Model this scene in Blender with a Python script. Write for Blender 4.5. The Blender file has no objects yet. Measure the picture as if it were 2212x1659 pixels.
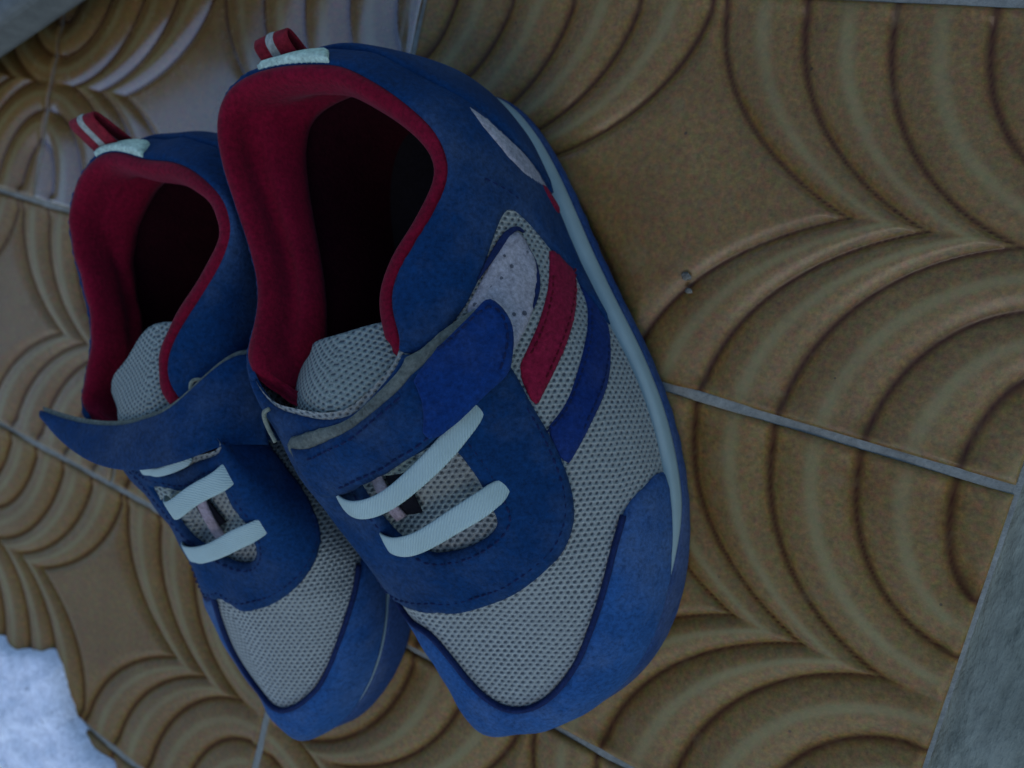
import bpy, bmesh, math, random
import numpy as np
from mathutils import Vector, Matrix
from mathutils.geometry import delaunay_2d_cdt

S = 0.1                       # modelling unit: 10 cm
scene = bpy.context.scene
COL = scene.collection
rng = random.Random(7)

# ------------------------------------------------------------------ camera
cam_d = bpy.data.cameras.new("camera")
cam = bpy.data.objects.new("camera", cam_d)
COL.objects.link(cam)
RC = np.array([[0.83819, 0.23904, -0.4902], [0.27206, -0.96227, -0.00405], [-0.47268, -0.12997, -0.8716]])          # rows: right, down, forward
CC = np.array([3.595, .184, 2.019])
m = Matrix.Identity(4)
for i in range(3):
    m[i][0] = RC[0][i]; m[i][1] = -RC[1][i]; m[i][2] = -RC[2][i]; m[i][3] = CC[i] * S
cam.matrix_world = m
cam_d.sensor_width = 36.0
cam_d.lens = 36.0 * 1750 / 2212
cam_d.clip_start = 0.005
cam_d.clip_end = 200
cam_d.dof.use_dof = True
cam_d.dof.focus_distance = 0.175
cam_d.dof.aperture_fstop = 15
scene.camera = cam

# ------------------------------------------------------------------ world, sun, exposure
SUN_EL, SUN_AZ = math.radians(52), math.radians(150)   # azimuth: compass angle from +Y towards +X
world = bpy.data.worlds.new("World")
scene.world = world
world.use_nodes = True
wn = world.node_tree.nodes; wl = world.node_tree.links
sky = wn.new("ShaderNodeTexSky")
sky.sky_type = 'NISHITA'
sky.sun_disc = False
sky.sun_elevation = SUN_EL
sky.sun_rotation = SUN_AZ
sky.air_density = 1.0
sky.dust_density = 0.2
sky.ozone_density = 5.0
wn["Background"].inputs["Strength"].default_value = 0.15
wl.new(sky.outputs[0], wn["Background"].inputs["Color"])
sun_d = bpy.data.lights.new("sun", 'SUN')
sun_d.energy = 0.36
sun_d.angle = math.radians(24)
sun_d.color = (1.0, .93, .84)
sun = bpy.data.objects.new("sun", sun_d)
COL.objects.link(sun)
sd = Vector((math.cos(SUN_EL) * math.sin(SUN_AZ), math.cos(SUN_EL) * math.cos(SUN_AZ), math.sin(SUN_EL)))
sun.rotation_euler = sd.to_track_quat('Z', 'Y').to_euler()
sun.location = sd * 3
scene.view_settings.view_transform = 'Standard'
scene.view_settings.look = 'None'
scene.view_settings.gamma = 1.0
scene.view_settings.use_curve_mapping = False
scene.view_settings.exposure = 0.36

# ------------------------------------------------------------------ materials
def mat(name):
    mt = bpy.data.materials.new(name)
    mt.use_nodes = True
    nt = mt.node_tree
    return mt, nt, nt.nodes["Principled BSDF"]

def nd(nt, typ, **kw):
    n = nt.nodes.new(typ)
    for k, v in kw.items():
        if k.startswith("i_"):
            n.inputs[k[2:].replace("_", " ")].default_value = v
        else:
            setattr(n, k, v)
    return n

def noise(nt, vec, scale, detail=4, rough=.6):
    n = nd(nt, "ShaderNodeTexNoise")
    n.inputs["Scale"].default_value = scale
    n.inputs["Detail"].default_value = detail
    n.inputs["Roughness"].default_value = rough
    nt.links.new(vec, n.inputs["Vector"])
    return n.outputs["Fac"]

def ramp(nt, fac, stops):
    r = nd(nt, "ShaderNodeValToRGB")
    e = r.color_ramp.elements
    while len(e) < len(stops): e.new(.5)
    for el, (p, c) in zip(e, stops):
        el.position = p; el.color = (*c, 1) if len(c) == 3 else c
    nt.links.new(fac, r.inputs[0])
    return r.outputs[0]

def mixc(nt, fac, a, b, typ='MIX'):
    n = nd(nt, "ShaderNodeMix", data_type='RGBA', blend_type=typ)
    for sock, v in ((n.inputs[0], fac), (n.inputs[6], a), (n.inputs[7], b)):
        if hasattr(v, "links"): nt.links.new(v, sock)
        else: sock.default_value = v if isinstance(v, (int, float)) else (*v, 1)
    return n.outputs[2]

def math_(nt, op, a, b=0.0, c=None):
    n = nd(nt, "ShaderNodeMath", operation=op)
    for sock, v in zip(n.inputs, (a, b, c if c is not None else 0.0)):
        if hasattr(v, "links"): nt.links.new(v, sock)
        else: sock.default_value = v
    return n.outputs[0]

def bump(nt, bsdf, h, strength=.3, dist=.001):
    b = nd(nt, "ShaderNodeBump")
    b.inputs["Strength"].default_value = strength
    b.inputs["Distance"].default_value = dist
    nt.links.new(h, b.inputs["Height"])
    nt.links.new(b.outputs[0], bsdf.inputs["Normal"])

def objco(nt):
    return nd(nt, "ShaderNodeTexCoord").outputs["Object"]

def suede(name, c0, c1, dust=(.22, .25, .26), dust_amt=.18, rough=.9, sheen=.02):
    mt, nt, b = mat(name)
    c0, c1, dust = dull(c0), dull(c1), dull(dust)
    co = objco(nt)
    n1 = noise(nt, co, 55, 5, .65)
    n2 = noise(nt, co, 900, 3, .7)
    n3 = noise(nt, co, 24, 6, .7)
    base = mixc(nt, ramp(nt, n1, [(.3, (0, 0, 0)), (.7, (1, 1, 1))]), c0, c1)
    base = mixc(nt, ramp(nt, n2, [(.35, (.72, .72, .72)), (.65, (1.2, 1.2, 1.2))]), (0, 0, 0), base, 'MIX') if False else base
    k = math_(nt, 'MULTIPLY', ramp(nt, n3, [(.48, (0, 0, 0)), (.75, (1, 1, 1))]), dust_amt)
    base = mixc(nt, k, base, dust)
    gr = ramp(nt, n2, [(.3, (.62, .62, .62)), (.7, (1.25, 1.25, 1.25))])
    base = mixc(nt, 1.0, base, gr, 'MULTIPLY')
    nt.links.new(base, b.inputs["Base Color"])
    b.inputs["Roughness"].default_value = rough
    b.inputs["Specular IOR Level"].default_value = .1
    b.inputs["Sheen Weight"].default_value = sheen
    b.inputs["Sheen Roughness"].default_value = .5
    bump(nt, b, n2, .5, .0006)
    return mt

TONE = .76      # scales most colours down so the cement reads as brighter lit
def dull(c): return tuple(x * TONE for x in c)
M = {}
M['navy'] = suede("navy suede", (0.003, 0.03, 0.092), (0.005, 0.043, 0.128))
M['navy_strap'] = suede("royal blue strap fabric", (0.004, 0.03, 0.13), (0.007, 0.042, 0.17), dust_amt=.12)
M['cap'] = suede("dusty blue suede toe", (0.016, 0.074, 0.2), (0.028, 0.104, 0.265), dust_amt=.32)
M['red'] = suede("red terry lining", (0.165, 0.0014, 0.013), (0.225, 0.003, 0.02), dust=(.12, .015, .03), dust_amt=.1, sheen=.04)
M['redstripe'] = suede("red side stripe", (0.25, 0.008, 0.03), (0.31, 0.012, 0.042), dust=(.25, .06, .07), dust_amt=.15)
M['bluestripe'] = suede("blue side stripe", (0.005, 0.024, 0.12), (0.008, 0.034, 0.15), dust_amt=.1)
M['redweb'] = suede("red webbing", (0.2, 0.012, 0.02), (0.26, 0.016, 0.026), dust_amt=.1)
M['paleweb'] = suede("pale webbing", (0.32, 0.34, 0.28), (0.42, 0.45, 0.38), dust=(.3, .3, .25), dust_amt=.2)
M['tab'] = suede("pale heel leather", (0.5, 0.66, 0.5), (0.58, 0.74, 0.56), dust=(.35, .36, .32), dust_amt=.2, rough=.6, sheen=0)
M['insole'] = suede("dark insole", (.006, .005, .007), (.010, .008, .010), dust_amt=.0, sheen=0)  # near-black, holds the shade inside the shoe
M['patch'] = suede("pale grey perforated suede", (0.36, 0.33, 0.33), (0.46, 0.43, 0.42), dust=(.2, .2, .24), dust_amt=.5)
M['pink'] = suede("pinkish lining", (0.4, 0.3, 0.3), (0.48, 0.38, 0.38))
M['felt'] = suede("grey green strap felt", (0.13, 0.14, 0.11), (0.21, 0.22, 0.17), dust=(.1, .12, .1), dust_amt=.5)
M['thread'] = suede("dark thread", (.010, .02, .07), (.014, .028, .09), dust_amt=0)
M['rthread'] = suede("dark red thread", (.12, .005, .012), (.16, .008, .016), dust_amt=0)
M['outsole'] = suede("blue rubber outsole", (0.022, 0.055, 0.145), (0.034, 0.075, 0.18), dust=(.2, .22, .25), dust_amt=.45, rough=.7, sheen=0)
M['midsole'] = suede("pale midsole foam", (.50, .60, .60), (.62, .72, .71), dust=(.3, .33, .32), dust_amt=.35, rough=.6, sheen=0)
def foam(name, c0, c1):
    mt, nt, b = mat(name); co = objco(nt); c0, c1 = dull(c0), dull(c1)
    n1 = noise(nt, co, 60, 4, .6)
    nt.links.new(mixc(nt, ramp(nt, n1, [(.35, (0, 0, 0)), (.7, (1, 1, 1))]), c0, c1), b.inputs["Base Color"])
    b.inputs["Roughness"].default_value = .6; b.inputs["Specular IOR Level"].default_value = .3
    bump(nt, b, noise(nt, co, 300, 3), .1, .0005)
    return mt
M['midsole'] = foam("pale midsole foam", (.38, .47, .42), (.31, .39, .35))
M['black'] = suede("black gap shade", (.008, .008, .012), (.012, .012, .016), dust_amt=0, sheen=0)  # near-black stands in for shade in the slot and under the cabinet
M['ring'] = suede("pale plastic ring", (0.22, 0.23, 0.16), (0.3, 0.31, 0.22), dust_amt=.2, rough=.45, sheen=0)

def mesh_fabric(name, light, dark, rot=0.0):
    mt, nt, b = mat(name)
    light, dark = dull(light), dull(dark)
    uv = nd(nt, "ShaderNodeUVMap", uv_map="weave").outputs[0]
    co = objco(nt)
    mp = nd(nt, "ShaderNodeMapping")
    mp.inputs["Rotation"].default_value = (0, 0, math.radians(rot))
    nt.links.new(uv, mp.inputs["Vector"])
    # knit: staggered rows of small eyelets, wandering a little
    wob = nd(nt, "ShaderNodeTexNoise", noise_dimensions='2D')
    wob.inputs["Scale"].default_value = 9
    nt.links.new(mp.outputs[0], wob.inputs["Vector"])
    wv = nd(nt, "ShaderNodeVectorMath", operation='MULTIPLY_ADD')
    nt.links.new(wob.outputs["Color"], wv.inputs[0]); wv.inputs[1].default_value = (.012, .012, 0)
    nt.links.new(mp.outputs[0], wv.inputs[2])
    sx = nd(nt, "ShaderNodeSeparateXYZ"); nt.links.new(wv.outputs[0], sx.inputs[0])
    vr = math_(nt, 'MULTIPLY', sx.outputs[0], 1 / .0118)
    row = math_(nt, 'FLOOR', vr)
    odd = math_(nt, 'MULTIPLY', math_(nt, 'FLOORED_MODULO', row, 2.0), .5)
    ur = math_(nt, 'ADD', math_(nt, 'MULTIPLY', sx.outputs[1], 1 / .0165), odd)
    fv = math_(nt, 'SUBTRACT', math_(nt, 'FRACT', vr), .5)
    fu = math_(nt, 'SUBTRACT', math_(nt, 'FRACT', ur), .5)
    fu = math_(nt, 'ADD', fu, math_(nt, 'MULTIPLY', fv, .25))
    d = math_(nt, 'SQRT', math_(nt, 'ADD', math_(nt, 'POWER', math_(nt, 'ABSOLUTE', fu), 2.0), math_(nt, 'POWER', math_(nt, 'MULTIPLY', math_(nt, 'ABSOLUTE', fv), .8), 2.0)))
    n1 = noise(nt, co, 40, 4, .6)
    n2 = noise(nt, co, 1200, 2, .6)
    th = math_(nt, 'MULTIPLY_ADD', n1, .30, -.15)
    dd = math_(nt, 'ADD', d, th)
    hole = ramp(nt, dd, [(.14, (1, 1, 1)), (.29, (0, 0, 0))])
    lc = mixc(nt, ramp(nt, n1, [(.35, (0, 0, 0)), (.65, (1, 1, 1))]), light, tuple(x * .78 for x in light))
    lc = mixc(nt, 1.0, lc, ramp(nt, n2, [(.3, (.8, .8, .8)), (.7, (1.15, 1.15, 1.15))]), 'MULTIPLY')
    base = mixc(nt, hole, lc, dark)
    nt.links.new(base, b.inputs["Base Color"])
    b.inputs["Roughness"].default_value = .75
    b.inputs["Specular IOR Level"].default_value = .35
    b.inputs["Sheen Weight"].default_value = .15
    bump(nt, b, math_(nt, 'ADD', ramp(nt, dd, [(.1, (0, 0, 0)), (.5, (1, 1, 1))]), math_(nt, 'MULTIPLY', n2, .2)), .9, .0008)
    return mt
M['mesh'] = mesh_fabric("grey sports mesh", (.43, .445, .37), (.06, .07, .07))
M['tongue'] = mesh_fabric("grey tongue mesh", (.33, .38, .31), (.04, .055, .06), 20)

def lace_mat():
    mt, nt, b = mat("pale elastic lace")
    uv = nd(nt, "ShaderNodeUVMap", uv_map="weave").outputs[0]
    co = objco(nt)
    w = nd(nt, "ShaderNodeTexWave", wave_type='BANDS', bands_direction='DIAGONAL')
    w.inputs["Scale"].default_value = 7.0
    w.inputs["Distortion"].default_value = 2.5
    w.inputs["Detail"].default_value = 2
    nt.links.new(uv, w.inputs["Vector"])
    n1 = noise(nt, co, 90, 4, .6)
    c = mixc(nt, ramp(nt, n1, [(.3, (0, 0, 0)), (.75, (1, 1, 1))]), dull((.47, .59, .52)), dull((.39, .49, .42)))
    c = mixc(nt, 1.0, c, ramp(nt, w.outputs["Fac"], [(.0, (.92, .92, .92)), (.7, (1.02, 1.02, 1.02))]), 'MULTIPLY')
    nt.links.new(c, b.inputs["Base Color"])
    b.inputs["Roughness"].default_value = .8
    bump(nt, b, math_(nt, 'ADD', w.outputs["Fac"], noise(nt, co, 1500, 2)), .35, .0005)
    return mt
M['lace'] = lace_mat()

def tile_mat():
    mt, nt, b = mat("glazed terracotta tile")
    co = objco(nt)
    at = nd(nt, "ShaderNodeAttribute", attribute_name="groove")
    info = nd(nt, "ShaderNodeObjectInfo")
    off = nd(nt, "ShaderNodeVectorMath", operation='ADD')
    nt.links.new(co, off.inputs[0])
    cmb = nd(nt, "ShaderNodeCombineXYZ")
    nt.links.new(math_(nt, 'MULTIPLY', info.outputs["Random"], 7.0), cmb.inputs[2])
    nt.links.new(cmb.outputs[0], off.inputs[1])
    vec = off.outputs[0]
    n1 = noise(nt, vec, 28, 5, .6)
    n2 = noise(nt, vec, 900, 4, .8)
    n3 = noise(nt, vec, 130, 3, .6)
    base = mixc(nt, ramp(nt, n1, [(.3, (0, 0, 0)), (.7, (1, 1, 1))]), dull((.245, .128, .033)), dull((.315, .178, .049)))
    base = mixc(nt, 1.0, base, ramp(nt, n2, [(.3, (.62, .66, .62)), (.7, (1.32, 1.28, 1.3))]), 'MULTIPLY')
    mot = nd(nt, "ShaderNodeTexNoise"); mot.inputs["Scale"].default_value = 620; mot.inputs["Detail"].default_value = 3
    nt.links.new(vec, mot.inputs["Vector"])
    base = mixc(nt, 1.0, base, mixc(nt, .42, (1.0, 1.0, 1.0), mixc(nt, 1.0, mot.outputs["Color"], (2.0, 2.0, 2.0), 'MULTIPLY')), 'MULTIPLY')
    # reddish brown in the grooves: pooled glaze, with crease shade painted in
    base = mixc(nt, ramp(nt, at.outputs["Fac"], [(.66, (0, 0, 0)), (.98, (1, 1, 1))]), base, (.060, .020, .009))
    cr = nd(nt, "ShaderNodeAttribute", attribute_name="crest_glint")
    glint = math_(nt, 'MULTIPLY', cr.outputs["Fac"], ramp(nt, n1, [(.3, (.30, .30, .30)), (.65, (.62, .62, .62))]))
    base = mixc(nt, glint, base, (.28, .235, .090))      # pale highlight painted along the tops of the rolls
    base = mixc(nt, ramp(nt, n3, [(.58, (0, 0, 0)), (.8, (.35, .35, .35))]), base, (.22, .165, .076))
    sp = nd(nt, "ShaderNodeTexVoronoi", feature='F1')
    sp.inputs["Scale"].default_value = 95
    nt.links.new(vec, sp.inputs["Vector"])
    keep = noise(nt, vec, 33, 1)
    spk = math_(nt, 'MULTIPLY', math_(nt, 'LESS_THAN', sp.outputs["Distance"], .042), math_(nt, 'GREATER_THAN', keep, .52))
    base = mixc(nt, math_(nt, 'MULTIPLY', spk, .7), base, (.05, .035, .02))
    nt.links.new(base, b.inputs["Base Color"])
    rg = math_(nt, 'ADD', math_(nt, 'MULTIPLY_ADD', n3, .25, .36), math_(nt, 'MULTIPLY', math_(nt, 'GREATER_THAN', at.outputs["Fac"], .62), .25))
    nt.links.new(rg, b.inputs["Roughness"])
    nt.links.new(math_(nt, 'MULTIPLY_ADD', ramp(nt, at.outputs["Fac"], [(.35, (0, 0, 0)), (.7, (1, 1, 1))]), -.20, .26), b.inputs["Specular IOR Level"])
    gl = nd(nt, "ShaderNodeAttribute", attribute_name="gloss", attribute_type='OBJECT')
    nt.links.new(gl.outputs["Fac"], b.inputs["Coat Weight"])       # coat set tile by tile; a few are glossier for the sheen
    b.inputs["Coat IOR"].default_value = 2.45
    nt.links.new(ramp(nt, n3, [(.3, (.16, .16, .16)), (.7, (.30, .30, .30))]), b.inputs["Coat Roughness"])
    bump(nt, b, math_(nt, 'ADD', n2, math_(nt, 'MULTIPLY', n3, .8)), .2, .0005)
    return mt
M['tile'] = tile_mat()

def rough_mat(name, c0, c1, speck, scale=60, spk=(.62, .72), bstr=.7, stretch=(1, 1, 1)):
    mt, nt, b = mat(name)
    co = objco(nt)
    mp = nd(nt, "ShaderNodeMapping")
    mp.inputs["Scale"].default_value = stretch
    nt.links.new(co, mp.inputs["Vector"])
    v = mp.outputs[0]
    n1 = noise(nt, v, scale, 6, .7)
    n2 = noise(nt, v, scale * 6, 4, .7)
    n3 = noise(nt, v, scale * 2.3, 5, .75)
    if 'white' not in name or 'crumb' in name: c0, c1, speck = dull(c0), dull(c1), dull(speck)
    c = mixc(nt, ramp(nt, n1, [(.3, (0, 0, 0)), (.7, (1, 1, 1))]), c0, c1)
    c = mixc(nt, ramp(nt, n3, [(spk[0], (0, 0, 0)), (spk[1], (1, 1, 1))]), c, speck)
    c = mixc(nt, 1.0, c, ramp(nt, n2, [(.3, (.75, .75, .75)), (.7, (1.15, 1.15, 1.15))]), 'MULTIPLY')
    nt.links.new(c, b.inputs["Base Color"])
    b.inputs["Roughness"].default_value = .9
    b.inputs["Specular IOR Level"].default_value = .25
    bump(nt, b, math_(nt, 'ADD', n1, math_(nt, 'MULTIPLY', n2, .5)), bstr, .002)
    return mt
M['grout'] = rough_mat("grey cement grout", (.29, .285, .22), (.40, .385, .30), (.15, .145, .11), 90, (.6, .8), .5)
M['concrete'] = rough_mat("streaked grey concrete", (.20, .215, .15), (.33, .34, .25), (.09, .105, .075), 70, (.55, .75), .8, (1, .35, 1))
M['cement'] = rough_mat("white splashed cement", (.90, .91, .90), (.95, .95, .94), (.30, .31, .31), 70, (.60, .70), .8)
M['panel'] = rough_mat("pale painted panel", (.15, .15, .125), (.18, .18, .15), (.12, .12, .10), 30, (.6, .8), .2)
M['crumb'] = rough_mat("white crumb", (.26, .23, .17), (.33, .30, .22), (.16, .14, .1), 300)

# ------------------------------------------------------------------ helpers
def link(name, me, material, parent=None, smooth=True):
    o = bpy.data.objects.new(name, me)
    COL.objects.link(o)
    if material is not None and not me.materials: me.materials.append(material)
    if parent is not None: o.parent = parent
    if smooth:
        me.polygons.foreach_set("use_smooth", [True] * len(me.polygons))
    return o

def from_np(name, V, F):
    me = bpy.data.meshes.new(name)
    me.from_pydata((np.asarray(V, float) * S).tolist(), [], [list(map(int, f)) for f in F])
    me.update()
    return me

def grid_faces(nv, nu, wrap=False, flip=False):
    F = []
    for j in range(nv - 1):
        for i in range(nu if wrap else nu - 1):
            a = j * nu + i; b = j * nu + (i + 1) % nu; c = (j + 1) * nu + (i + 1) % nu; d = (j + 1) * nu + i
            F.append((a, b, c, d) if not flip else (a, d, c, b))
    return F

def set_uv(me, uvs):
    lay = me.uv_layers.new(name="weave")
    idx = np.empty(len(me.loops), np.int32); me.loops.foreach_get("vertex_index", idx)
    lay.data.foreach_set("uv", np.asarray(uvs, np.float32)[idx].ravel())

def empty(name, loc=(0, 0, 0)):
    o = bpy.data.objects.new(name, None)
    o.empty_display_size = .02
    o.location = loc
    COL.objects.link(o)
    return o

def tag(o, label=None, cat=None, group=None, kind=None):
    for k, v in (("label", label), ("category", cat), ("group", group), ("kind", kind)):
        if v: o[k] = v

# ------------------------------------------------------------------ splines
def per_coef(Y):
    mm = len(Y); A = np.zeros((mm, mm))
    for i in range(mm):
        A[i, i] = 4; A[i, (i - 1) % mm] += 1; A[i, (i + 1) % mm] += 1
    D = (np.roll(Y, -1, 0) - 2 * Y + np.roll(Y, 1, 0)).reshape(mm, -1)
    return 6 * np.linalg.solve(A, D).reshape(Y.shape)
def per_eval(Y, B, t):
    mm = len(Y); t = np.mod(t, mm); i = np.minimum(np.floor(t).astype(int), mm - 1); u = (t - i)
    sh = (-1,) + (1,) * (Y.ndim - 1); u = u.reshape(sh); j = (i + 1) % mm
    return Y[i] * (1 - u) + Y[j] * u + ((1 - u) ** 3 - (1 - u)) * B[i] / 6 + (u ** 3 - u) * B[j] / 6
def nat_basis(mm):
    A = np.eye(mm); D = np.zeros((mm, mm))
    for i in range(1, mm - 1):
        A[i, i - 1] = 1; A[i, i] = 4; A[i, i + 1] = 1
        D[i, i - 1] += 6; D[i, i] -= 12; D[i, i + 1] += 6
    return np.linalg.solve(A, D)
def curve(pts, n):
    """open smooth curve through pts, n samples"""
    P = np.asarray(pts, float); B = nat_basis(len(P)) @ P
    t = np.linspace(0, len(P) - 1, n); i = np.minimum(t.astype(int), len(P) - 2); u = (t - i)[:, None]
    return P[i] * (1 - u) + P[i + 1] * u + ((1 - u) ** 3 - (1 - u)) * B[i] / 6 + (u ** 3 - u) * B[i + 1] / 6
def resample(pts, step, closed=False):
    P = np.asarray(pts, float)
    if closed: P = np.vstack([P, P[:1]])
    L = np.r_[0, np.cumsum(np.linalg.norm(np.diff(P, axis=0), axis=1))]
    n = max(2, int(round(L[-1] / step)) + 1)
    s = np.linspace(0, L[-1], n)
    Q = np.stack([np.interp(s, L, P[:, k]) for k in range(P.shape[1])], 1)
    return Q[:-1] if closed else Q
def inside(poly, P):
    poly = np.asarray(poly); x, y = P[:, 0], P[:, 1]; r = np.zeros(len(P), bool)
    for (x0, y0), (x1, y1) in zip(poly, np.roll(poly, -1, 0)):
        with np.errstate(all='ignore'):
            c = ((y0 > y) != (y1 > y)) & (x < (x1 - x0) * (y - y0) / (y1 - y0 + 1e-15) + x0)
        r ^= c
    return r
def smooth_poly(pts, it=2):
    P = np.asarray(pts, float)
    for _ in range(it):
        Q = np.roll(P, -1, 0); P = np.stack([P * .75 + Q * .25, P * .25 + Q * .75], 1).reshape(-1, 2)
    return P
def smooth_line(pts, it=2):
    P = np.asarray(pts, float)
    for _ in range(it):
        a, b = P[:-1], P[1:]
        P = np.vstack([P[:1], np.stack([a * .75 + b * .25, a * .25 + b * .75], 1).reshape(-1, P.shape[1]), P[-1:]])
    return P

# ------------------------------------------------------------------ shoe body: 16 control columns x 5 control rings
KA = np.array([[[0.0, 0.2, 0.14], [0.0, 0.17, 0.28], [0.0, 0.17, 0.42], [0.0, 0.2, 0.54], [0.0, 0.252, 0.61]], [[0.17, 0.24, 0.14], [0.19, 0.24, 0.28], [0.18, 0.26, 0.42], [0.16, 0.29, 0.53], [0.14, 0.325, 0.59]], [[0.31, 0.46, 0.14], [0.345, 0.47, 0.28], [0.345, 0.48, 0.4], [0.31, 0.5, 0.5], [0.285, 0.53, 0.535]], [[0.42, 0.75, 0.14], [0.41, 0.75, 0.28], [0.36, 0.75, 0.42], [0.26, 0.75, 0.53], [0.16, 0.76, 0.57]], [[0.54, 1.02, 0.14], [0.51, 1.03, 0.27], [0.42, 1.02, 0.42], [0.29, 0.97, 0.54], [0.175, 0.91, 0.6]], [[0.592, 1.33, 0.13], [0.552, 1.32, 0.26], [0.42, 1.25, 0.41], [0.26, 1.13, 0.55], [0.14, 0.99, 0.63]], [[0.535, 1.62, 0.13], [0.487, 1.58, 0.26], [0.34, 1.43, 0.41], [0.19, 1.22, 0.54], [0.09, 1.03, 0.64]], [[0.36, 1.82, 0.14], [0.335, 1.77, 0.25], [0.23, 1.54, 0.37], [0.13, 1.27, 0.52], [0.05, 1.05, 0.645]], [[0.12, 1.9, 0.15], [0.12, 1.86, 0.25], [0.088, 1.6, 0.36], [0.04, 1.3, 0.51], [0.0, 1.055, 0.645]], [[-0.015, 1.812, 0.14], [0.005, 1.768, 0.25], [-0.021, 1.54, 0.37], [-0.05, 1.28, 0.51], [-0.05, 1.05, 0.645]], [[-0.115, 1.58, 0.14], [-0.11, 1.55, 0.26], [-0.127, 1.41, 0.4], [-0.14, 1.22, 0.54], [-0.12, 1.035, 0.645]], [[-0.168, 1.3, 0.14], [-0.185, 1.3, 0.28], [-0.2075, 1.22, 0.44], [-0.208, 1.11, 0.57], [-0.1962, 1.0, 0.64]], [[-0.196, 1.03, 0.14], [-0.22, 1.03, 0.3], [-0.25, 1.0, 0.44], [-0.266, 0.94, 0.55], [-0.2625, 0.89, 0.62]], [[-0.192, 0.78, 0.14], [-0.215, 0.77, 0.3], [-0.245, 0.76, 0.42], [-0.262, 0.73, 0.51], [-0.2762, 0.7, 0.57]], [[-0.216, 0.46, 0.14], [-0.24, 0.45, 0.28], [-0.28, 0.43, 0.42], [-0.311, 0.4, 0.53], [-0.3325, 0.38, 0.615]], [[-0.142, 0.25, 0.14], [-0.17, 0.23, 0.28], [-0.205, 0.22, 0.42], [-0.217, 0.215, 0.54], [-0.2125, 0.235, 0.635]]])
KB = np.array([[[0.0, 0.17, 0.14], [0.0, 0.14, 0.28], [0.01, 0.14, 0.42], [0.01, 0.17, 0.53], [0.02, 0.23, 0.6]], [[0.18, 0.21, 0.14], [0.21, 0.19, 0.28], [0.22, 0.18, 0.42], [0.22, 0.17, 0.53], [0.2, 0.19, 0.61]], [[0.31, 0.43, 0.14], [0.35, 0.43, 0.28], [0.375, 0.41, 0.42], [0.38, 0.38, 0.52], [0.355, 0.36, 0.6]], [[0.42, 0.75, 0.14], [0.42, 0.74, 0.28], [0.41, 0.72, 0.4], [0.38, 0.68, 0.49], [0.35, 0.65, 0.55]], [[0.4518, 1.02, 0.14], [0.4318, 1.02, 0.27], [0.4054, 1.0, 0.4], [0.3912, 0.94, 0.5], [0.3758, 0.88, 0.57]], [[0.3369, 1.33, 0.13], [0.293, 1.32, 0.26], [0.1911, 1.25, 0.41], [0.1332, 1.13, 0.54], [0.1475, 1.0, 0.61]], [[0.25, 1.62, 0.13], [0.205, 1.58, 0.26], [0.079, 1.43, 0.41], [0.0104, 1.22, 0.54], [0.0183, 1.03, 0.64]], [[0.077, 1.82, 0.14], [0.057, 1.77, 0.25], [0.0098, 1.54, 0.37], [-0.0369, 1.27, 0.514], [-0.0237, 1.05, 0.623]], [[-0.0622, 1.9, 0.15], [-0.0622, 1.86, 0.25], [-0.0738, 1.6, 0.36], [-0.0925, 1.3, 0.504], [-0.0665, 1.055, 0.623]], [[-0.22, 1.8, 0.14], [-0.2, 1.76, 0.25], [-0.18, 1.54, 0.37], [-0.1592, 1.28, 0.504], [-0.1061, 1.05, 0.623]], [[-0.33, 1.58, 0.14], [-0.325, 1.55, 0.26], [-0.29, 1.41, 0.4], [-0.2375, 1.22, 0.534], [-0.169, 1.035, 0.623]], [[-0.3344, 1.3, 0.14], [-0.3524, 1.3, 0.28], [-0.3325, 1.22, 0.44], [-0.2857, 1.11, 0.564], [-0.2396, 1.0, 0.618]], [[-0.2436, 1.03, 0.14], [-0.2576, 1.03, 0.29], [-0.2496, 1.0, 0.44], [-0.1905, 0.93, 0.57], [-0.1008, 0.87, 0.63]], [[-0.1887, 0.78, 0.14], [-0.2103, 0.77, 0.28], [-0.2101, 0.76, 0.42], [-0.184, 0.73, 0.55], [-0.13, 0.7, 0.62]], [[-0.204, 0.46, 0.14], [-0.225, 0.46, 0.28], [-0.255, 0.46, 0.42], [-0.287, 0.47, 0.53], [-0.295, 0.48, 0.6]], [[-0.164, 0.22, 0.14], [-0.19, 0.21, 0.28], [-0.19, 0.22, 0.42], [-0.182, 0.25, 0.53], [-0.15, 0.29, 0.6]]])
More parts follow.
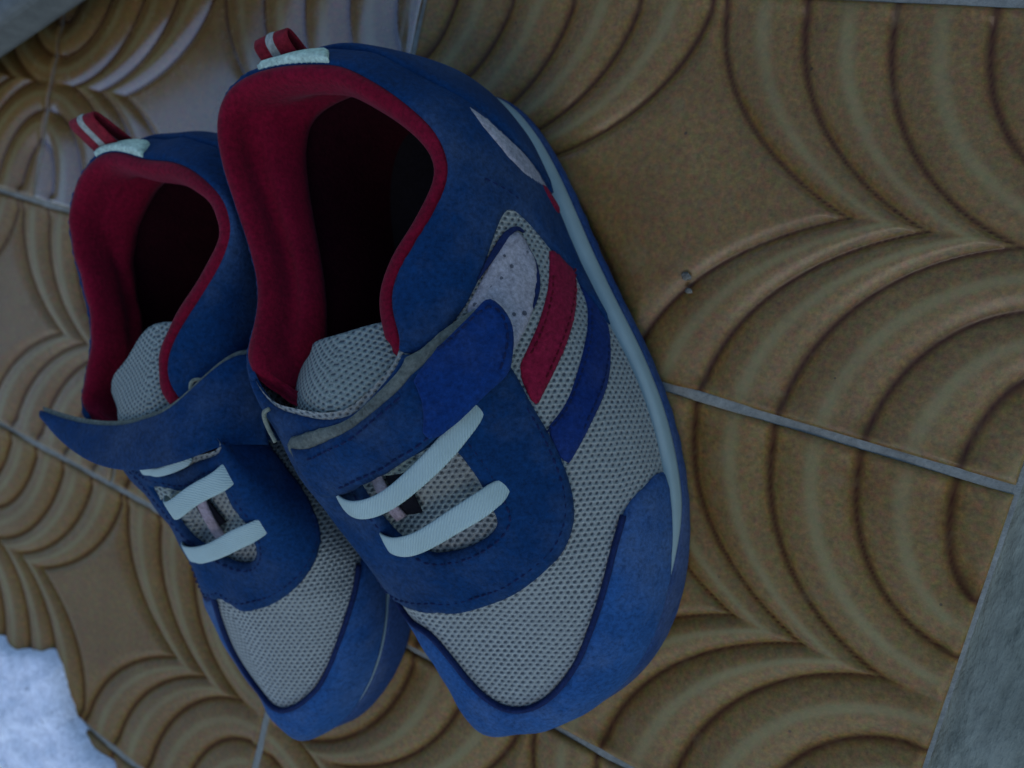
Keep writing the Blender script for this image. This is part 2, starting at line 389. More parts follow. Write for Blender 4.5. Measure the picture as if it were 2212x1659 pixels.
UV = {
'A_panel_front': [(3.375, 2.738), (3.143, 2.505), (3.006, 2.397), (2.74, 2.262), (2.566, 2.139), (2.508, 1.976), (2.539, 1.755), (2.641, 1.408), (2.769, 1.071), (2.806, 1.006), (2.917, 0.551), (2.977, 0.353), (3.068, 0.398)],
'A_panel_low': [None, None, None, None, (2.36, 0.126)],
'A_sliver_up': [(2.394, 0.117), (2.292, 0.823), (2.135, 1.798), (1.826, 2.251), (1.558, 2.375), (1.453, 2.408)],
'A_sliver_lo': [(1.453, 2.408), (1.614, 2.067), (1.858, 1.731), (1.999, 1.04), (2.123, 0.545), (2.21, 0.532)],
'A_counter_top': [(0.928, 3.026), (1.105, 2.397), (1.391, 2.425), (1.453, 2.408)],
'A_red_l': [(2.786, 1.012), (2.967, 1.151), (3.18, 1.366), (3.319, 1.548), (3.495, 1.771), (3.691, 2.028), (3.922, 2.269)],
'A_red_r': [(2.917, 0.551), (3.024, 0.408), (3.2, 0.68), (3.436, 1.072), (3.625, 1.387), (3.84, 1.716), (4.074, 1.994), (4.269, 2.148)],
'A_blue_l': [(3.068, 0.398), (3.264, 0.413), (3.49, 0.767), (3.721, 1.181), (3.956, 1.508), (4.102, 1.664), (4.334, 1.939), (4.441, 2.047)],
'A_blue_r': [(3.486, 0.073), (3.735, 0.505), (3.905, 0.793), (4.128, 1.186), (4.294, 1.441), (4.528, 1.679), (4.779, 1.861)],
'A_patch': [(2.692, 1.881), (2.776, 1.656), (2.917, 1.532), (3.119, 1.569), (3.296, 1.71), (3.473, 1.912), (3.673, 2.166), (3.832, 2.353), (3.564, 2.529), (3.437, 2.779), (3.255, 2.573), (3.06, 2.378), (2.885, 2.199), (2.75, 2.037)],
'A_slit_l': [(3.129, 2.503), (3.006, 2.374), (2.872, 2.225), (2.737, 2.066), (2.671, 1.845), (2.712, 1.712)],
'A_slit_r': [(2.83, 1.671), (2.958, 1.551), (3.106, 1.573), (3.228, 1.655), (3.364, 1.797)],
'A_eye_r': [(3.886, 2.36), (3.966, 2.31), (4.255, 2.178), (4.468, 2.032), (4.752, 1.878), (4.956, 1.787), (5.181, 1.724), (5.366, 1.717), (5.594, 1.745), (5.834, 1.823), (6.202, 1.915), (6.725, 2.01), (7.226, 2.079), (7.625, 2.118), (7.959, 2.153), (8.22, 2.176), (8.587, 2.168)],
'A_slot': [(8.366, 3.32), (7.494, 3.393), (6.07, 3.288), (5.332, 3.16), (5.083, 3.076), (5.11, 2.89), (5.208, 2.75), (5.324, 2.61), (5.556, 2.426), (5.676, 2.331), (5.897, 2.333), (6.355, 2.424), (7.04, 2.525), (7.464, 2.594), (7.655, 2.676), (7.971, 2.795), (8.142, 2.909), (8.311, 3.064), (8.38, 3.227)],
'A_strap_top': [None, (9.884, 3.593), (8.414, 3.803), (6.661, 3.858), (5.417, 3.8), (4.691, 3.705), (4.476, 3.674), (4.035, 3.428), (3.694, 3.003), (3.491, 2.711), (3.35, 2.514)],
'A_strap_end': [(3.359, 2.41), (3.437, 2.312), (3.542, 2.251), (3.683, 2.282), (3.847, 2.359)],
'A_strap_bot': [(4.005, 2.454), (4.228, 2.714), (4.479, 2.893), (4.878, 3.094), (5.209, 3.175), (5.99, 3.304), (7.494, 3.393), (8.712, 3.267), (9.313, 3.15), (9.732, 3.064)],
'A_lin_top': [(10.397, 3.858), (9.978, 3.896), (9.058, 3.927), (7.508, 3.975), (6.05, 3.993), (4.935, 3.952), (4.284, 3.84), (4.176, 3.851), (3.688, 3.342), (3.445, 2.916), (3.328, 2.659), (3.309, 2.523)],
'A_tab_top': [(4.476, 3.674), (4.035, 3.428), (3.694, 3.003), (3.491, 2.711), (3.35, 2.514)],
'A_tab_left': [(4.528, 3.641), (4.623, 3.512), (4.801, 3.362), (5.172, 3.245)],
'A_cap': [None, (4.78, 0.567), (4.899, 0.997), (5.066, 1.17), (5.281, 1.24), (5.47, 1.263), (5.798, 1.261), (6.191, 1.241), (6.523, 1.191), (6.835, 1.145), (7.132, 1.093), (7.379, 1.092), (7.603, 1.178), (7.773, 1.313), (8.002, 1.49), (8.202, 1.634), (8.299, 1.773), (8.326, 1.966), (8.325, 2.131)],
'A_lace1': [(9.421, 3.055), (8.75, 3.152), (7.965, 3.198), (7.07, 3.194), (6.026, 3.129), (5.328, 3.065), (4.896, 2.996), (4.554, 2.883), (4.351, 2.718)],
'A_lace2': [(8.509, 2.768), (7.908, 2.779), (7.06, 2.777), (6.137, 2.692), (5.601, 2.57), (5.274, 2.453), (5.125, 2.366)],
'A_pink': [(7.79, 3.325), (7.841, 3.177), (7.858, 3.046), (7.76, 2.924)],
'A_gap': [(7.052, 3.354), (7.245, 3.205), (7.401, 3.058), (7.467, 2.919)],
'A_heeltab': [None, None, None, (15.51, 2.119), (15.337, 2.473), (15.23, 3.068)],
'B_eye_r': [(12.054, 1.978), (11.505, 1.203), (11.391, 1.476), (11.183, 1.578), (10.877, 1.651), (10.967, 1.639), (10.665, 1.789), (10.171, 2.039), (9.65, 2.205), (8.912, 2.337), (8.32, 2.412), (7.325, 2.348), (6.768, 2.261), (6.518, 2.295)],
'B_slot': [(5.344, 3.489), (7.194, 3.881), (9.25, 3.925), (10.163, 3.905), (10.207, 3.509), (10.007, 3.244), (10.03, 2.983), (9.761, 2.764), (9.267, 2.742), (8.68, 2.838), (8.108, 2.944), (7.64, 2.965), (6.12, 2.913), (5.61, 3.136)],
'B_lace1': [None, (6.185, 3.389), (8.804, 3.675), (10.273, 3.613), (11.147, 3.213), (11.565, 2.677)],
'B_lace2': [(5.754, 2.577), (7.565, 3.043), (9.128, 3.092), (10.158, 2.921), (10.677, 2.604)],
'B_lace0': [None, (5.27, 3.513), (7.774, 3.955), (10.094, 3.962)],
'B_cap': [(10.982, 0.227), (10.951, 0.355), (10.74, 0.956), (10.026, 1.25), (9.07, 1.215), (8.849, 1.266), (8.025, 1.357), (7.229, 1.225), (6.789, 1.135), (6.493, 1.32), (6.361, 1.788), (6.371, 2.194)],
'B_gap': [(8.457, 3.912), (8.028, 3.662), (7.998, 3.462), (8.356, 3.229)],
'B_heeltab': [None, None, None, None, (0.07, 3.67), (0.343, 3.975), None, None]}

class Shoe:
    """surface coordinates: k runs round the shoe (0 heel, 4 lateral waist, 8 toe, 12 medial), v from sole (0) to rim (4)"""
    def __init__(s, K, mirror):
        s.K = K; s.mir = mirror
        s.B = per_coef(K); s.N5 = nat_basis(5)
    def P(s, k, v):
        k = np.atleast_1d(np.asarray(k, float)); v = np.atleast_1d(np.asarray(v, float))
        C5 = per_eval(s.K, s.B, k)                     # n,5,3
        B5 = np.einsum('ij,njk->nik', s.N5, C5)
        i = np.clip(np.floor(v).astype(int), 0, 3); u = (v - i)[:, None]; r = np.arange(len(k))
        return C5[r, i] * (1 - u) + C5[r, i + 1] * u + ((1 - u) ** 3 - (1 - u)) * B5[r, i] / 6 + (u ** 3 - u) * B5[r, i + 1] / 6
    def Nrm(s, k, v):
        e = .02
        dk = s.P(np.asarray(k) + e, v) - s.P(np.asarray(k) - e, v)
        dv = s.P(k, np.minimum(np.asarray(v) + e, 4)) - s.P(k, np.maximum(np.asarray(v) - e, 0))
        n = np.cross(dk, dv)
        n /= np.linalg.norm(n, axis=1)[:, None] + 1e-12
        c = s.P(k, v) - np.array([.1, 1.0, .15])
        sg = np.sign((n * c).sum(1)); sg[sg == 0] = 1
        return n * sg[:, None]
    def fin(s, V):
        V = np.array(V, float)
        if s.mir: V[:, 0] *= -1
        return V

def weave_uv(V):
    return np.stack([V[:, 1], np.abs(V[:, 0]) * .8 - V[:, 2] * .6], 1)

def obj_from(shoe, name, V, F, material, parent, uv=None, outward=None, shade=True):
    me = from_np(name, shoe.fin(V), F)
    if uv is not None: set_uv(me, uv)
    bm = bmesh.new(); bm.from_mesh(me)
    bmesh.ops.recalc_face_normals(bm, faces=bm.faces)
    bm.to_mesh(me); bm.free()
    return link(name, me, material, parent, shade)

def overlay(shoe, name, poly, material, parent, h=.012, base=0.0, r=.012, step=.085, hole=None, lump=0.0, kshift=0, smooth=2, uvmap=False, holes_pts=None):
    """a piece of material lying on the upper: its outline in surface coordinates, thickness h, rolled edge"""
    poly = np.asarray(poly, float)
    if smooth: poly = smooth_poly(poly, smooth)
    sc = np.array([1.0, 1.0])
    bd = resample(poly, step * .75, True)
    loops = [bd]
    if hole is not None:
        loops.append(resample(smooth_poly(hole, smooth), step * .6, True))
    lo, hi = bd.min(0), bd.max(0)
    gx = np.arange(lo[0] + step * .5, hi[0], step); gy = np.arange(lo[1] + step * .5, hi[1], step * .8)
    X, Y = np.meshgrid(gx, gy); X[1::2] += step * .5
    G = np.stack([X.ravel(), Y.ravel()], 1)
    G = G[inside(bd, G)]
    if hole is not None: G = G[~inside(loops[1], G)]
    allb = np.vstack(loops)
    # extra row of points just inside each outline keeps the rolled edge crisp
    if len(G):
        d = np.sqrt(((G[:, None] - allb[None]) ** 2).sum(-1)).min(1); G = G[d > step * .35]
    pts = [Vector(p) for p in np.vstack([allb, G])]
    edges = []; o = 0
    for L in loops:
        n = len(L); edges += [(o + i, o + (i + 1) % n) for i in range(n)]; o += n
    vs, es, fs, ov, oe, of = delaunay_2d_cdt(pts, edges, [], 0, 1e-6)
    Q = np.array([tuple(p) for p in vs])
    F = [f for f in fs]
    cen = np.array([Q[list(f)].mean(0) for f in F])
    ok = inside(bd, cen)
    if hole is not None: ok &= ~inside(loops[1], cen)
    F = [f for f, t in zip(F, ok) if t]
    Qv = np.stack([Q[:, 0], np.clip(Q[:, 1], 0, 4)], 1)
    P0 = shoe.P(Qv[:, 0], Qv[:, 1]); N0 = shoe.Nrm(Qv[:, 0], Qv[:, 1])
    PB = shoe.P(allb[:, 0], np.clip(allb[:, 1], 0, 4))
    d = np.sqrt(((P0[:, None] - PB[None]) ** 2).sum(-1)).min(1)
    t = np.clip(d / r, 0, 1); prof = np.sqrt(1 - (1 - t) ** 2)
    hh = base + h * (.45 + .55 * prof)
    if lump:
        hh += lump * (np.sin(P0[:, 0] * 31 + P0[:, 1] * 23) * np.sin(P0[:, 1] * 37 - P0[:, 2] * 29))
    hh = hh + .0022 * (np.sin(P0[:, 1] * 17 + P0[:, 0] * 29 + len(F)) + np.sin(P0[:, 0] * 41 - P0[:, 1] * 33 + P0[:, 2] * 19)) * np.clip(d / .05, 0, 1)
    V = P0 + N0 * hh[:, None]
    # skirt down to the upper along every boundary edge
    cnt = {}
    for f in F:
        for a, b in zip(f, f[1:] + f[:1]):
            cnt[(a, b)] = cnt.get((a, b), 0) + 1
    be = [(a, b) for (a, b) in cnt if (b, a) not in cnt]
    low = {}
    VV = list(V)
    for a, b in be:
        for q in (a, b):
            if q not in low:
                low[q] = len(VV); VV.append(P0[q] + N0[q] * (base - .006))
    FF = list(F) + [(b, a, low[a], low[b]) for a, b in be]
    VV = np.array(VV)
    uvq = weave_uv(VV) if uvmap else None
    return obj_from(shoe, name, VV, FF, material, parent, uvq)

def stitches(shoe, rows, name, material, parent, hgt):
    """short raised threads along lines on the upper, all joined: nobody could pick them apart"""
    V = []; F = []
    for line, h in rows:
        L = smooth_line(line, 2)
        K = resample(L, .01)
        P = shoe.P(K[:, 0], np.clip(K[:, 1], 0, 4)); N = shoe.Nrm(K[:, 0], np.clip(K[:, 1], 0, 4))
        s = np.r_[0, np.cumsum(np.linalg.norm(np.diff(P, axis=0), axis=1))]
        pos = np.arange(.006, s[-1] - .016, .021)
        for a in pos:
            pts = []
            for q in (a, a + .007, a + .014):
                p = np.array([np.interp(q, s, P[:, c]) for c in range(3)]); n = np.array([np.interp(q, s, N[:, c]) for c in range(3)])
                pts.append((p, n / np.linalg.norm(n)))
            tdir = pts[2][0] - pts[0][0]; tdir /= np.linalg.norm(tdir) + 1e-9
            o = len(V)
            for (p, n), lift in zip(pts, (-.001, .0022, -.001)):
                side = np.cross(n, tdir); w = .0026
                V += [p + n * (h + lift - .002) - side * w, p + n * (h + lift + .002), p + n * (h + lift - .002) + side * w]
            F += [(o, o + 3, o + 4, o + 1), (o + 1, o + 4, o + 5, o + 2), (o + 3, o + 6, o + 7, o + 4), (o + 4, o + 7, o + 8, o + 5)]
    ob = obj_from(shoe, name, np.array(V), F, material, parent)
    ob["kind"] = "stuff"
    return ob

def ribbon(shoe, name, P, N, width, thick, material, parent, taper=None, uvlen=True):
    """flat woven band along points P with surface normals N"""
    n = len(P)
    T = np.gradient(P, axis=0); T /= np.linalg.norm(T, axis=1)[:, None]
    W = np.cross(N, T); W /= np.linalg.norm(W, axis=1)[:, None]
    N2 = np.cross(T, W)
    prof = [(-.5, 0), (-.46, .38), (-.3, .5), (0, .56), (.3, .5), (.46, .38), (.5, 0), (.46, -.38), (.3, -.5), (0, -.5), (-.3, -.5), (-.46, -.38)]
    V = []; uv = []
    s = np.r_[0, np.cumsum(np.linalg.norm(np.diff(P, axis=0), axis=1))]
    for i in range(n):
        w = width if np.isscalar(width) else width[i]
        for a, b in prof:
            V.append(P[i] + W[i] * a * w + N2[i] * b * thick); uv.append((s[i] * 10, a * w * 10))
    m_ = len(prof); F = grid_faces(n, m_, True)
    F += [tuple(range(m_))[::-1], tuple((n - 1) * m_ + q for q in range(m_))]
    return obj_from(shoe, name, np.array(V), F, material, parent, np.array(uv))

def lace(shoe, name, path, width, parent, arch, h0=.012, material=None, wend=1.0):
    K = resample(curve(path, 60), .02)
    K = np.stack([np.interp(np.linspace(0, 1, 46), np.linspace(0, 1, len(K)), K[:, c]) for c in (0, 1)], 1)
    t = np.linspace(0, 1, len(K))
    P = shoe.P(K[:, 0], K[:, 1]); N = shoe.Nrm(K[:, 0], K[:, 1])
    for _ in range(6):
        N[1:-1] = (N[:-2] + N[1:-1] * 2 + N[2:]) / 4
    N /= np.linalg.norm(N, axis=1)[:, None]
    h = h0 + .010 + arch * np.sin(np.pi * t) ** .8
    h[:3] -= [.016, .009, .003]; h[-3:] -= [.003, .009, .016]
    P = P + N * h[:, None]
    for _ in range(9): P[2:-2] = (P[1:-3] + P[2:-2] * 2 + P[3:-1]) / 4
    nb = N.mean(0); nb /= np.linalg.norm(nb); u = t[:, None]; ch = P[0] * (1 - u) + P[-1] * u
    q4 = 4 * t * (1 - t); dv = P - ch; up = dv @ nb; mid = (t > .15) & (t < .85)
    lat_ = dv - up[:, None] * nb
    cl = (lat_ * q4[:, None]).sum(0) / (q4 ** 2).sum()
    cu = np.percentile(up[mid] / q4[mid], 80)
    hgt_ = np.maximum(cu * q4, up)
    for _ in range(4): hgt_[1:-1] = (hgt_[:-2] + 2 * hgt_[1:-1] + hgt_[2:]) / 4
    P = ch + nb * hgt_[:, None] + cl * q4[:, None] * .6 + lat_ * .4
    w = width * (1 + .05 * np.sin(t * 9)) * np.where(t > .85, 1 - (t - .85) / .15 * (1 - wend), 1)
    w = w * np.sqrt(np.clip(1 - (np.clip((t - .93) / .07, 0, 1)) ** 2, .06, 1)) * np.sqrt(np.clip(1 - (np.clip((.05 - t) / .05, 0, 1)) ** 2, .2, 1))
    return ribbon(shoe, name, P, N, w, .0065, material or M['lace'], parent)

def patch_grid(shoe, name, rows, material, parent, thick, nu=40, nv=12, uvmap=False, closed=True):
    """smooth sheet through rows of control points, given a thickness"""
    R = np.array([curve(r, nu) for r in rows]); R = np.swapaxes(np.array([curve(R[:, i], nv) for i in range(nu)]), 0, 1)
    du = np.gradient(R, axis=1); dv = np.gradient(R, axis=0); n = np.cross(du, dv); n /= np.linalg.norm(n, axis=2)[..., None] + 1e-12
    if n[..., 2].mean() < 0: n = -n
    top = R + n * thick / 2; bot = R - n * thick / 2
    # roll the border
    V = np.vstack([top.reshape(-1, 3), bot.reshape(-1, 3)]); N_ = nu * nv
    F = grid_faces(nv, nu) + [tuple(q + N_ for q in f[::-1]) for f in grid_faces(nv, nu)]
    rim = [i for i in range(nu)] + [j * nu + nu - 1 for j in range(1, nv)] + [(nv - 1) * nu + i for i in range(nu - 2, -1, -1)] + [j * nu for j in range(nv - 2, 0, -1)]
    for a, b in zip(rim, rim[1:] + rim[:1]): F.append((b, a, a + N_, b + N_))
    return obj_from(shoe, name, V, F, material, parent, weave_uv(V) if uvmap else None)

def ring_faces_fill(shoe, name, loop, z, material, parent):
    c = loop.mean(0); V = np.vstack([loop, c[None]]); n = len(loop)
    return V, [(i, (i + 1) % n, n) for i in range(n)]

# ------------------------------------------------------------------ a shoe
def mirror_k(line): return [(16 - k, v) for k, v in line]

def build_shoe(which):
    A = which == 'A'
    K = KA if A else KB
    sh = Shoe(K, not A)
    root = empty("shoe")
    U = lambda n, w=which: [tuple(p) for p in UV[w + '_' + n] if p is not None]
    # ---------------- outlines in surface coordinates
    slot = U('slot')
    if not A: slot = [(k, min(v, 3.70)) for k, v in slot]
    nK, nV = 256, 65
    kk = np.arange(nK) * 16 / nK; vv = np.linspace(0, 4, nV)
    KK, VV = np.meshgrid(kk, vv)
    k_, v_ = KK.ravel(), VV.ravel()
    P = sh.P(k_, v_); N = sh.Nrm(k_, v_)
    q = np.stack([k_, v_], 1)
    sl = smooth_poly(slot, 2)
    ins = inside(sl, q).astype(float).reshape(nV, nK)
    for _ in range(2):
        ins = (ins + np.roll(ins, 1, 1) + np.roll(ins, -1, 1) + np.vstack([ins[1:], ins[-1:]]) + np.vstack([ins[:1], ins[:-1]])) / 5
    P = P - N * (ins.ravel() * .030)[:, None]
    # soft wear creases over the toe box
    wr = .004 * np.sin(P[:, 1] * 42 + P[:, 0] * 9) * np.exp(-((P[:, 1] - 1.38) / .12) ** 2) * np.clip((P[:, 2] - .2) * 5, 0, 1)
    P = P + N * wr[:, None]
    upper = obj_from(sh, "mesh_upper", P, grid_faces(nV, nK, True), M['mesh'], root, weave_uv(P))

    # ---------------- collar roll, lining and insole
    n = 200
    kk = np.arange(n) * 16 / n
    rim = sh.P(kk, np.full(n, 4.0))
    tn = np.roll(rim, -1, 0) - np.roll(rim, 1, 0)
    inw = np.stack([tn[:, 1], -tn[:, 0], 0 * tn[:, 0]], 1); inw /= np.linalg.norm(inw, axis=1)[:, None]
    if ((rim.mean(0) - rim) * inw).sum() < 0: inw = -inw
    for _ in range(12): inw = (np.roll(inw, 1, 0) + 2 * inw + np.roll(inw, -1, 0)) / 4
    ks = np.where(kk > 8, kk - 16, kk)
    fat = np.clip(np.minimum(4.35 - ks, ks + 4.7) / .5, .15, 1)[:, None]
    zz = np.array([0, 0, 1.0])
    loops = [rim - inw * .004 - zz * .006]
    for a, b in ((.004, .007), (.016, .012), (.030, .009), (.040, -.004), (.046, -.025), (.050, -.06)):
        loops.append(rim + inw * a * (.4 + .6 * fat) + zz * b * fat - zz * (.012 * (1 - fat)))
    def inset(v, e, z=None):
        L = sh.P(kk, np.full(n, float(v)))
        Nn = sh.Nrm(kk, np.full(n, float(v)))
        for _ in range(6): Nn = (np.roll(Nn, 1, 0) + 2 * Nn + np.roll(Nn, -1, 0)) / 4
        L = L - Nn * e
        if z is not None: L[:, 2] = z
        return L
    l3 = inset(3.0, .068); l2 = inset(2.0, .070); l1 = inset(1.0, .06); l0 = inset(0.0, .06, .165)
    front_ = np.clip(np.minimum(np.where(kk > 4.2, kk - 4.2, 0), np.where(kk < 11.6, 11.6 - kk, 0)) / .6, 0, 1)[:, None]
    l3 = l3 - zz * .03 * front_; loops = [L_ - zz * .045 * front_ for L_ in loops]
    pinch = (ks > 4.6) | (ks < -5.0)
    a6 = loops[-1]
    b1 = inset(2.75, .080) - zz * .03 * front_; b2 = inset(2.25, .088); b3 = inset(2.0, .072)
    loops += [a6 * .5 + b1 * .5, b1, b2, b3]
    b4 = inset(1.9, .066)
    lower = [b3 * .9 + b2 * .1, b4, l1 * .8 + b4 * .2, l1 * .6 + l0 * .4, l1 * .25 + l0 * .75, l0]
    Lw = np.array(loops); R = np.array([curve(Lw[:, i], 34) for i in range(n)]).swapaxes(0, 1)
    Vc = R.reshape(-1, 3); Vc = Vc + (np.sin(Vc[:, 1:2] * 60) * .0012)
    obj_from(sh, "collar_lining", Vc, grid_faces(34, n, True), M['red'], root)
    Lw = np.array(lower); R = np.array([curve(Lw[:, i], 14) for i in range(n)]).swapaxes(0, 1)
    obj_from(sh, "shaded_lining", R.reshape(-1, 3), grid_faces(14, n, True), M['red_shaded'], root)
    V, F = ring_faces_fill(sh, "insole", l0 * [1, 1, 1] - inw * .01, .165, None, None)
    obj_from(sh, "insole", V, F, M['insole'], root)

    # ---------------- sole
    n = 288
    ks = np.arange(n) * 16 / n; kc = np.abs(np.where(ks > 8, ks - 16, ks))
    L0 = sh.P(ks, np.zeros(n)); tn = np.roll(L0, -1, 0) - np.roll(L0, 1, 0)
    out = np.stack([tn[:, 1], -tn[:, 0], 0 * tn[:, 0]], 1); out /= np.linalg.norm(out, axis=1)[:, None]
    if ((L0 - L0.mean(0)) * out).sum() < 0: out = -out
    med = (ks > 8)
    reach = np.where(med, .5, np.where(ks < 3, .85, np.maximum(.5, .85 - (ks - 3) * .35)))[:, None]
    spring = .055 * np.clip((L0[:, 1] - 1.62) / .30, 0, 1) ** 2
    toe = np.clip((kc - 4.9) / .9, 0, 1); toe = toe * toe * (3 - 2 * toe)
    zb = .062 + .062 * toe + spring * .25
    lug = .0025 * np.sin(ks * 16 / .6) * (.6 + .4 * np.sin(ks * 3.1))
    def lp(e, z): 
        V = L0 + out * (np.broadcast_to(e, (n,))[:, None]) * reach; V[:, 2] = z; return V
    rings = [lp(-.06, spring + 0), lp(.018 + lug, spring + 0), lp(.034 + lug, spring + .012), lp(.040, spring * .6 + .03), lp(.040 - .012 * toe, zb - .006), lp(.034 - .012 * toe, zb), lp(-.03, zb + .001)]
    V = np.vstack(rings); F = grid_faces(len(rings), n, True)
    o = len(V); c = rings[0].mean(0); c[2] = 0; V = np.vstack([V, c[None]]); F += [((i + 1) % n, i, o) for i in range(n)]
    obj_from(sh, "outsole", V, F, M['outsole'], root)
    top = .119 + .008 * toe
    zt = np.maximum(zb + .002, top)
    rings = [lp(-.03, zb - .001), lp(.030 - .02 * toe, zb - .001), lp(.034 - .022 * toe, (zb * .7 + zt * .3)), lp(.028 - .02 * toe, (zb * .3 + zt * .7)), lp(.016 - .016 * toe, zt), lp(-.03, zt + .001)]
    obj_from(sh, "midsole", np.vstack(rings), grid_faces(len(rings), n, True), M['midsole'], root)

    # ---------------- navy pieces
    pf = UV['A_panel_front']; pf = [tuple(p) for p in pf]
    front = [(4.25, 4.0), (4.05, 3.6), (3.75, 3.2), (3.45, 2.85)] + pf[:1] + pf[1:] + [(3.2, .35), (3.42, .10), (3.5, 0.0)]
    medf = [(-3.5, 0), (-3.7, .6), (-3.95, 1.4), (-4.1, 2.3), (-4.3, 3.2), (-4.6, 4.0)]
    rimk = np.linspace(-4.6, 4.25, 60)
    poly = front + [(k, 0.0) for k in np.linspace(3.4, -3.4, 30)] + medf + [(k, 4.0) for k in rimk[1:-1]]
    overlay(sh, "collar_panel", poly, M['navy'], root, h=.012, step=.10, smooth=1)
    sliv_u = [tuple(p) for p in UV['A_sliver_up']][::-1]; sliv_l = [tuple(p) for p in UV['A_sliver_lo']]
    # heel counter: lower rear piece, its top edge running up to the back seam
    side = [(0.0, 3.0), (.5, 2.95), (.93, 2.85), (1.2, 2.55), (1.42, 2.30), (1.60, 2.02), (1.82, 1.66), (1.97, 1.02), (2.08, .52), (2.2, .2), (2.25, 0)]
    poly = side + [(k, 0) for k in np.linspace(2.1, -2.1, 20)] + [(-k, v) for k, v in side[::-1][:-1]]
    overlay(sh, "heel_counter", poly, M['navy'], root, h=.012, base=.011, step=.10, smooth=1)
    for sgn in (1, -1):
        acc = sliv_u[:-1] + [(2.38, .3), (2.30, .35)] + sliv_l[::-1][1:-1]
        acc = [(sgn * k, v) for k, v in acc]
        overlay(sh, "heel_accent", acc, M['patch'], root, h=.006, base=.009, step=.06, smooth=1)
        ra = [(2.20, .75), (2.30, .78), (2.42, .40), (2.44, .16), (2.36, .10), (2.26, .40)]
        overlay(sh, "heel_flash", [(sgn * k, v) for k, v in ra], M['redstripe'], root, h=.007, base=.012, step=.05, smooth=1)

    # ---------------- side stripes, perforated patch (lateral)
    rl = [tuple(p) for p in UV['A_red_l']]; rr = [tuple(p) for p in UV['A_red_r']]
    overlay(sh, "red_stripe", rl + rr[::-1], M['redstripe'], root, h=.009, step=.07, smooth=1)
    bl = [tuple(p) for p in UV['A_blue_l']]; br = [tuple(p) for p in UV['A_blue_r']]
    overlay(sh, "blue_stripe", bl + br[::-1], M['bluestripe'], root, h=.009, step=.07, smooth=1)
    pt = [tuple(p) for p in UV['A_patch']]
    patch = overlay(sh, "perforated_patch", pt, M['patch'], root, h=.014, step=.06, smooth=2, lump=.003)
    for nm in ('A_slit_l', 'A_slit_r'):
        L = resample(smooth_line([tuple(p) for p in UV[nm]], 2), .05)
        Pp = sh.P(L[:, 0], L[:, 1]); Nn = sh.Nrm(L[:, 0], L[:, 1]); t = np.linspace(0, 1, len(L))
        ribbon(sh, "slit_shade", Pp + Nn * .008, Nn, .004 + .013 * np.sin(np.pi * t), .008, M['thread'], root)  # dark strips stand in for the shadowed slits beside the patch
    # punched dots of the patch
    c2 = np.mean(pt, 0); V = []; F = []
    dots = [(c2 + (np.array(p) - c2) * q).tolist() for p, q in zip(resample(pt, .30, True), (.35, .8, .62, .2, .75, .5, .68, .3, .78, .55, .4, .72, .15, .66, .8, .45, .6, .25, .74, .5, .1, .7) * 3)]
    for i, (a, b) in enumerate(dots):
        kq, vq = a, b
        p = sh.P([kq], [vq])[0]; nn = sh.Nrm([kq], [vq])[0]; t1 = np.cross(nn, [0, 0, 1]); t1 /= np.linalg.norm(t1); t2 = np.cross(nn, t1)
        o = len(V); rr_ = .0050 + .0012 * math.sin(i * 5)
        for j in range(8): V.append(p + nn * .0165 + (t1 * math.cos(j * math.pi / 4) + t2 * math.sin(j * math.pi / 4)) * rr_)
        F.append(tuple(o + j for j in range(8)))
    pd = obj_from(sh, "perforation", np.array(V), F, M['dot'], patch); pd["kind"] = "stuff"

    # ---------------- toe cap
    capA = [(4.74, 0.0), (4.74, .35)] + [tuple(p) for p in UV['A_cap'] if p is not None]
    if A:
        lat = capA; last = lat[-1]
        full = lat + [(8.45, 2.15), (9.0, 1.95), (9.6, 1.7), (10.2, 1.4), (10.7, 1.1), (11.0, .6), (11.15, 0)]
        full = [p for p in lat if p[0] < 7.9] + [(8.0, 1.55), (8.2, 1.75), (8.5, 1.88), (8.9, 1.82), (9.5, 1.55), (10.2, 1.27), (10.7, 1.0), (11.05, .5), (11.15, 0)]
    else:
        medp = U('cap')
        full = [(11.15, 0), (11.05, .25)] + [p for p in medp if p[0] > 6.35] + [(6.25, 2.1), (6.0, 1.85), (5.6, 1.5), (5.2, 1.22), (4.95, 1.0), (4.78, .6), (4.74, .3), (4.74, 0)]
        full = full[::-1]
    poly = full + [(k, 0.0) for k in np.linspace(11.0, 4.9, 50)]
    overlay(sh, "toe_cap", poly, M['cap'], root, h=.014, step=.085, smooth=1, lump=.0015)

    # ---------------- lacing panel with its slot
    if A:
        er = [tuple(p) for p in UV['A_eye_r']]
        er = [p for p in er if p[0] < 8.0]
        medl = [(16 - k, v - .45 * min(max((7.4 - k) / 2, 0), 1)) for k, v in er[::-1] if k > 3.9]
    else:
        er0 = [tuple(p) for p in UV['A_eye_r'] if p[0] < 6.2]
        medl = [tuple(p) for p in UV['B_eye_r']]
        medl = [(12.1, 2.4), (11.7, 2.1), (11.45, 1.85), (11.2, 1.72), (10.93, 1.70), (10.652, 1.817), (10.17, 2.04), (9.649, 2.207), (8.912, 2.337), (8.32, 2.41), (7.34, 2.36), (6.8, 2.28), (6.55, 2.2)][::-1]
        er = er0
    topk = np.linspace(12.0, 4.2, 30)
    poly = er + medl + [(12.1, 3.2)] + [(k, 3.93) for k in topk] + [(4.0, 3.2)]
    eyestay = overlay(sh, "lacing_panel", poly, M['navy'], root, h=.015, step=.085, hole=slot, smooth=1)
    # pinkish lining strip, and a black band standing in for shade in the slot
    pk = ([(7.6, 3.52)] + [tuple(p) for p in UV['A_pink']]) if A else [(8.3, 3.62), (8.15, 3.45), (8.1, 3.28), (8.25, 3.1)]
